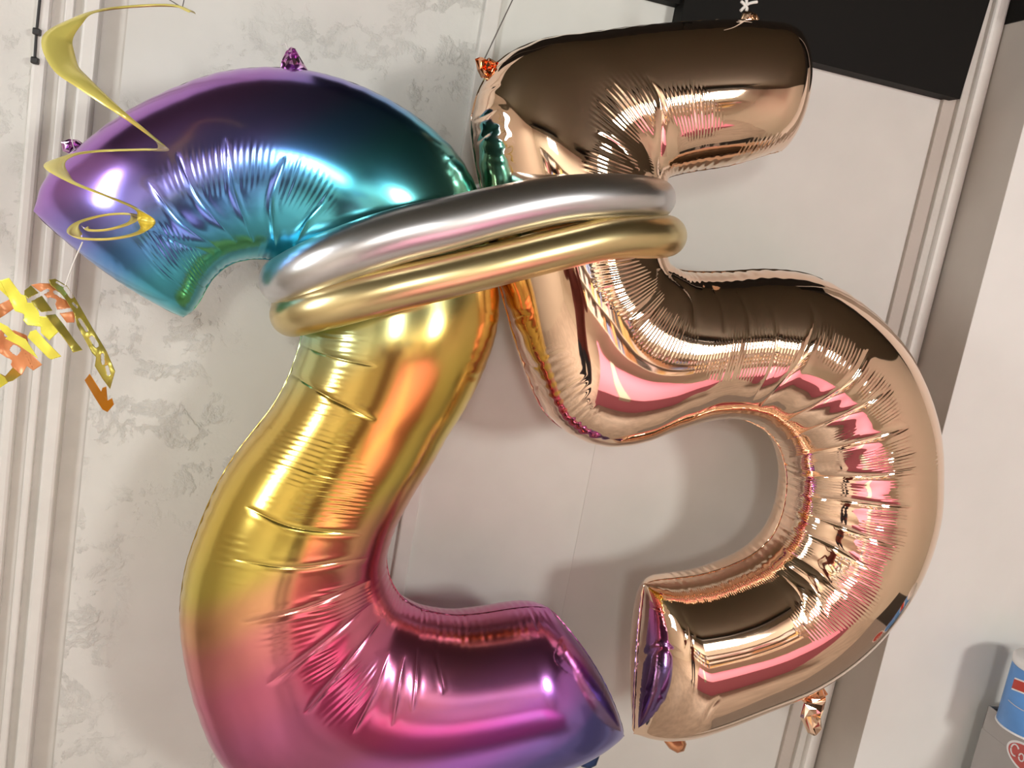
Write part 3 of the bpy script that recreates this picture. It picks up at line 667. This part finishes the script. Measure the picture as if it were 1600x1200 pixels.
put(link('back_lip', box_mesh('back_lip', xs, xs + 0.30, ys - 0.003, ys, zs - 0.05, zs, 0.001), M['grey_card']), st)
sc = PX(1608, 1190, xs)
def oval(name, c, ra, rb, x, mat, th=0.0006):
    n = 40; v = [(x - th, c[1] + ra * math.cos(a), c[2] + rb * math.sin(a)) for a in np.linspace(0, 2 * math.pi, n, endpoint=False)]
    w = [(x + 0.001, q[1], q[2]) for q in v]
    me = bpy.data.meshes.new(name); me.from_pydata(v + w, [], [list(range(n))] + [[i, i + n, (i + 1) % n + n, (i + 1) % n] for i in range(n)]); me.update()
    return put(link(name, me, mat), st)
oval('sticker_rim', sc, 0.055, 0.028, xs, M['tin_white'], 0.0010)
stk = oval('sticker', sc, 0.050, 0.0235, xs, M['sticker_red'], 0.0016)
# white script initial on the sticker
ang = np.linspace(0.6, 5.4, 30)
lc = [(xs - 0.0022, sc[1] + 0.034 + -0.009 * math.cos(a), sc[2] + 0.011 * math.sin(a) + 0.002) for a in ang]
link('sticker_letter', tube_mesh('sticker_letter', lc, 0.0016, 6), M['tin_white'], stk)
lc = [(xs - 0.0022, sc[1] + 0.016 + 0.006 * math.cos(a), sc[2] + 0.007 * math.sin(a) - 0.002) for a in np.linspace(0, 6.0, 24)]
link('sticker_letter', tube_mesh('sticker_letter', lc, 0.0014, 6), M['tin_white'], stk)
# blue tin standing on it
rt = 0.055; yt = ys - 0.075
bl = P(1577, 1108, yt)
xt = float(bl[0]) + rt; zt = zs - 0.006
ti = empty('blue_tin', (xt, yt, zt)); tag(ti, 'round blue tin with a red band, standing on the grey display stand', 'tin')
def cyl(name, r, z0, z1, mat, bev=0.0):
    prof = [(0.001, z0), (r - bev, z0), (r, z0 + bev), (r, z1 - bev), (r - bev, z1), (0.001, z1)]; a = np.linspace(0, 2 * math.pi, 48, endpoint=False)
    v = np.array([[(q * math.cos(t), q * math.sin(t), z) for t in a] for q, z in prof])
    me = mesh_np(name, v.reshape(-1, 3), grid_quads(len(prof), 48, True)); 
    return link(name, me, mat, ti)
cyl('body', rt, 0.004, 0.125, M['tin_blue'], 0.001)
cyl('bottom_rim', rt + 0.0012, 0.0, 0.004, M['tin_white'], 0.001)
cyl('lid', rt + 0.0018, 0.125, 0.145, M['tin_white'], 0.003)
def band(name, zlo, zhi, a0, a1, mat, wav=0.0, dr=0.0006):
    a = np.linspace(a0, a1, 60); zc = wav * np.sin((a - a0) * 2.2)
    v = np.stack([np.stack([(rt + dr) * np.cos(a), (rt + dr) * np.sin(a), zlo + zc], 1), np.stack([(rt + dr) * np.cos(a), (rt + dr) * np.sin(a), zhi + zc], 1)], 1)
    return link(name, mesh_np(name, v.reshape(-1, 3), grid_quads(60, 2)), mat, ti)
band('white_band', 0.079, 0.104, 3.0, 5.5, M['tin_white'], 0.006)
band('red_band', 0.082, 0.101, 3.0, 5.5, M['tin_red'], 0.006, 0.0010)
band('seam_line', 0.056, 0.0575, 3.0, 5.6, M['trim_grey'], -0.003, 0.0008)
for k, (a, z) in enumerate(((4.25, 0.040), (4.22, 0.022), (4.55, 0.032))):
    ta = np.linspace(0, 2 * math.pi, 28, endpoint=False)
    pts = [((rt + 0.001) * math.cos(a + 0.17 * math.cos(t)), (rt + 0.001) * math.sin(a + 0.17 * math.cos(t)), z + 0.009 * math.sin(t)) for t in ta]
    link('printed_ring', tube_mesh('printed_ring', pts, 0.0016, 6, closed=True), M['tin_purple'], ti)

# ------------------------------------------------------------------ the far end of the shop, seen only in the foil
x0 = -1.9
sh = empty('shelf_unit', (0.3, YB + 0.2, 0)); tag(sh, 'cream shelf unit full of small goods along the far wall behind the viewer', 'shelf')
for z in (0.95, 1.25, 1.55, 1.85):
    put(link('shelf_board', box_mesh('shelf_board', x0, 2.4, YB + 0.01, YB + 0.36, z - 0.02, z, 0.003), M['far_wall']), sh)
bm = bmesh.new(); cols = []
for z in (0.95, 1.25, 1.55):
    x = x0 + 0.03
    while x < 2.3:
        w = random.uniform(0.04, 0.16); h = random.uniform(0.10, 0.24)
        g = bmesh.ops.create_cube(bm, size=1.0)
        for v in g['verts']: v.co = Vector((x + (v.co.x + .5) * w, YB + 0.08 + (v.co.y + .5) * random.choice((0.22, 0.25)), z + (v.co.z + .5) * h))
        cols += [random.choice([(0.8, 0.75, 0.6), (0.75, 0.35, 0.4), (0.85, 0.8, 0.75), (0.25, 0.35, 0.6), (0.5, 0.3, 0.15), (0.8, 0.6, 0.25), (0.1, 0.1, 0.1), (0.7, 0.7, 0.7)])] * 6
        x += w + random.uniform(0.0, 0.03)
me = bpy.data.meshes.new('goods'); bm.to_mesh(me); bm.free()
ca = me.color_attributes.new('tint', 'FLOAT_COLOR', 'CORNER')
for p_ in me.polygons:
    for li in p_.loop_indices: ca.data[li].color = (*cols[p_.index], 1)
m, t, b = new_mat('assorted_packaging'); at = t.nodes.new('ShaderNodeVertexColor'); at.layer_name = 'tint'; t.links.new(at.outputs['Color'], b.inputs['Base Color']); b.inputs['Roughness'].default_value = 0.4
go = link('goods', me, m); go['kind'] = 'stuff'; tag(go, 'mixed small boxed goods crowded on the far shelves', 'goods')
ct = empty('pink_counter', (0.7, -2.9, 0)); tag(ct, 'low pink shop counter with a cream edge, mirrored in the rose gold balloon', 'counter')
put(link('cabinet', box_mesh('cabinet', 0.02, 1.95, -3.85, -1.95, 0.0, 0.58, 0.004), M['pink']), ct)
put(link('edge_band', box_mesh('edge_band', 0.55, 0.72, -3.85, -1.93, 0.50, 0.60, 0.008), M['far_wall']), ct)

# ------------------------------------------------------------------ the photographer, mirrored in the foil
M['skin'] = plain('skin', (0.50, 0.28, 0.20), 0.5)
M['sweater'] = plain('dark_red_knit', (0.17, 0.035, 0.026), 0.8, bump=0.3, scale=180)
M['trousers'] = plain('dark_denim', (0.035, 0.04, 0.06), 0.8)
M['hair'] = plain('dark_brown_hair', (0.03, 0.018, 0.012), 0.5)
M['glass_black'] = plain('black_glass', (0.01, 0.01, 0.012), 0.1)
M['eye_white'] = plain('eye_white', (0.7, 0.68, 0.65), 0.3)
ph_c = CAM - _fwd * 0.016
ph = link('phone', box_mesh('phone', -0.078, 0.078, -0.038, 0.038, -0.004, 0.004, 0.003), M['glass_black'])
R3 = cam.matrix_world.to_3x3().to_4x4(); ph.matrix_world = Matrix.Translation(Vector(ph_c) - Vector(_cx) * 0.05 + Vector(_cy) * -0.02) @ R3
tag(ph, 'black phone held up by the person mirrored in the balloon', 'phone')
def person():
    bx, by = CAM[0] - 0.05, CAM[1] - 0.47
    root = empty('person', (bx, by, 0)); tag(root, 'standing person in a dark red sweater holding up a phone, mirrored in the balloon', 'person')
    pc = np.array(ph.matrix_world.translation) - np.array((bx, by, 0)); X = np.array(_cx)
    V = []; E = []; Rr = []
    def v(p, r, link_to=None):
        V.append(tuple(p)); Rr.append(r if isinstance(r, tuple) else (r, r))
        if link_to is not None: E.append((link_to, len(V) - 1))
        return len(V) - 1
    pel = v((0, 0, .95), (.155, .115)); sp = v((0, .01, 1.12), (.140, .105), pel); ch = v((0, 0, 1.32), (.165, .115), sp)
    nk = v((0, 0, 1.46), (.062, .062), ch); hb = v((0, .02, 1.545), (.066, .072), nk); hm = v((0, .025, 1.62), (.078, .092), hb); v((0, .015, 1.70), (.066, .078), hm)
    for s_ in (-1, 1):
        hp = v((s_ * .095, 0, .86), .098, pel); kn = v((s_ * .105, .03, .49), .064, hp); an = v((s_ * .11, -.01, .10), .042, kn)
        bl_ = v((s_ * .125, .10, .045), (.045, .035), an); v((s_ * .13, .17, .03), (.036, .022), bl_)
        sh_ = v((s_ * .185, 0, 1.395), .066, ch)
        wr_t = pc + X * s_ * .105 + np.array((0, -.035, -.045))
        el = v((s_ * .27, .14, 1.33), .048, sh_); wr = v(wr_t, .029, el)
        pm = v(wr_t + np.array((-s_ * .006, .028, .035)), (.030, .020), wr)
        base = wr_t + np.array((-s_ * .006, .028, .035))
        for k in range(4):
            o = np.array((s_ * .003, .014, .022)) * 1.0 + np.array((0, 0.010, 0.016)) * (k - 1.5)
            a = v(base + o, .0095, pm); b_ = v(base + o + np.array((-s_ * .022, .016 + .002 * k, .008)), .0085, a); v(base + o + np.array((-s_ * (.040 + .004 * (k in (1, 2))), .012, .010)), .0075, b_)
        th = v(base + np.array((-s_ * .022, -.022, .004)), .0100, pm); v(base + np.array((-s_ * .045, -.022, .016)), .0085, th)
    me = bpy.data.meshes.new('figure'); me.from_pydata(V, E, []); me.update()
    o = bpy.data.objects.new('body', me); COL.objects.link(o); o.parent = root
    md = o.modifiers.new('skin', 'SKIN'); md.use_smooth_shade = True
    lay = me.skin_vertices[0].data if me.skin_vertices else None
    if lay is None:
        bmx = bmesh.new(); bmx.from_mesh(me); bmx.verts.layers.skin.verify(); bmx.to_mesh(me); bmx.free(); lay = me.skin_vertices[0].data
    for i, r in enumerate(Rr): lay[i].radius = r
    lay[0].use_root = True
    o.modifiers.new('sub', 'SUBSURF').levels = 2; o.modifiers['sub'].render_levels = 2
    bpy.context.view_layer.update()
    ev = o.evaluated_get(bpy.context.evaluated_depsgraph_get()); m2 = bpy.data.meshes.new_from_object(ev)
    o.modifiers.clear(); o.data = m2; m2.materials.clear()
    for k in ('sweater', 'skin', 'trousers'): m2.materials.append(M[k])
    wz_ = pc[2]
    for p_ in m2.polygons:
        c = p_.center; p_.use_smooth = True
        p_.material_index = 1 if (c.z > 1.475 and c.y < .16) or c.y > pc[1] - .055 else (2 if c.z < .90 else 0)
    # hair, eyes, nose, ears
    def blob(name, c, r, mat, cut=None):
        bmx = bmesh.new(); bmesh.ops.create_uvsphere(bmx, u_segments=20, v_segments=14, radius=1.0)
        for q in bmx.verts: q.co = Vector((c[0] + q.co.x * r[0], c[1] + q.co.y * r[1], c[2] + q.co.z * r[2]))
        if cut: bmesh.ops.delete(bmx, geom=[q for q in bmx.verts if cut(q.co)], context='VERTS')
        for f in bmx.faces: f.smooth = True
        m_ = bpy.data.meshes.new(name); bmx.to_mesh(m_); bmx.free(); return link(name, m_, mat, root)
    blob('hair', (0, .006, 1.645), (.090, .108, .100), M['hair'], lambda q: q.y > .07 and q.z < 1.685 or q.z < 1.53)
    for s_ in (-1, 1):
        blob('eye', (s_ * .030, .104, 1.628), (.011, .009, .007), M['eye_white'])
        blob('ear', (s_ * .080, .015, 1.60), (.010, .018, .028), M['skin'])
    blob('nose', (0, .115, 1.598), (.012, .018, .022), M['skin'])
    blob('mouth', (0, .104, 1.562), (.022, .008, .006), M['tin_red'])
    return root
person()
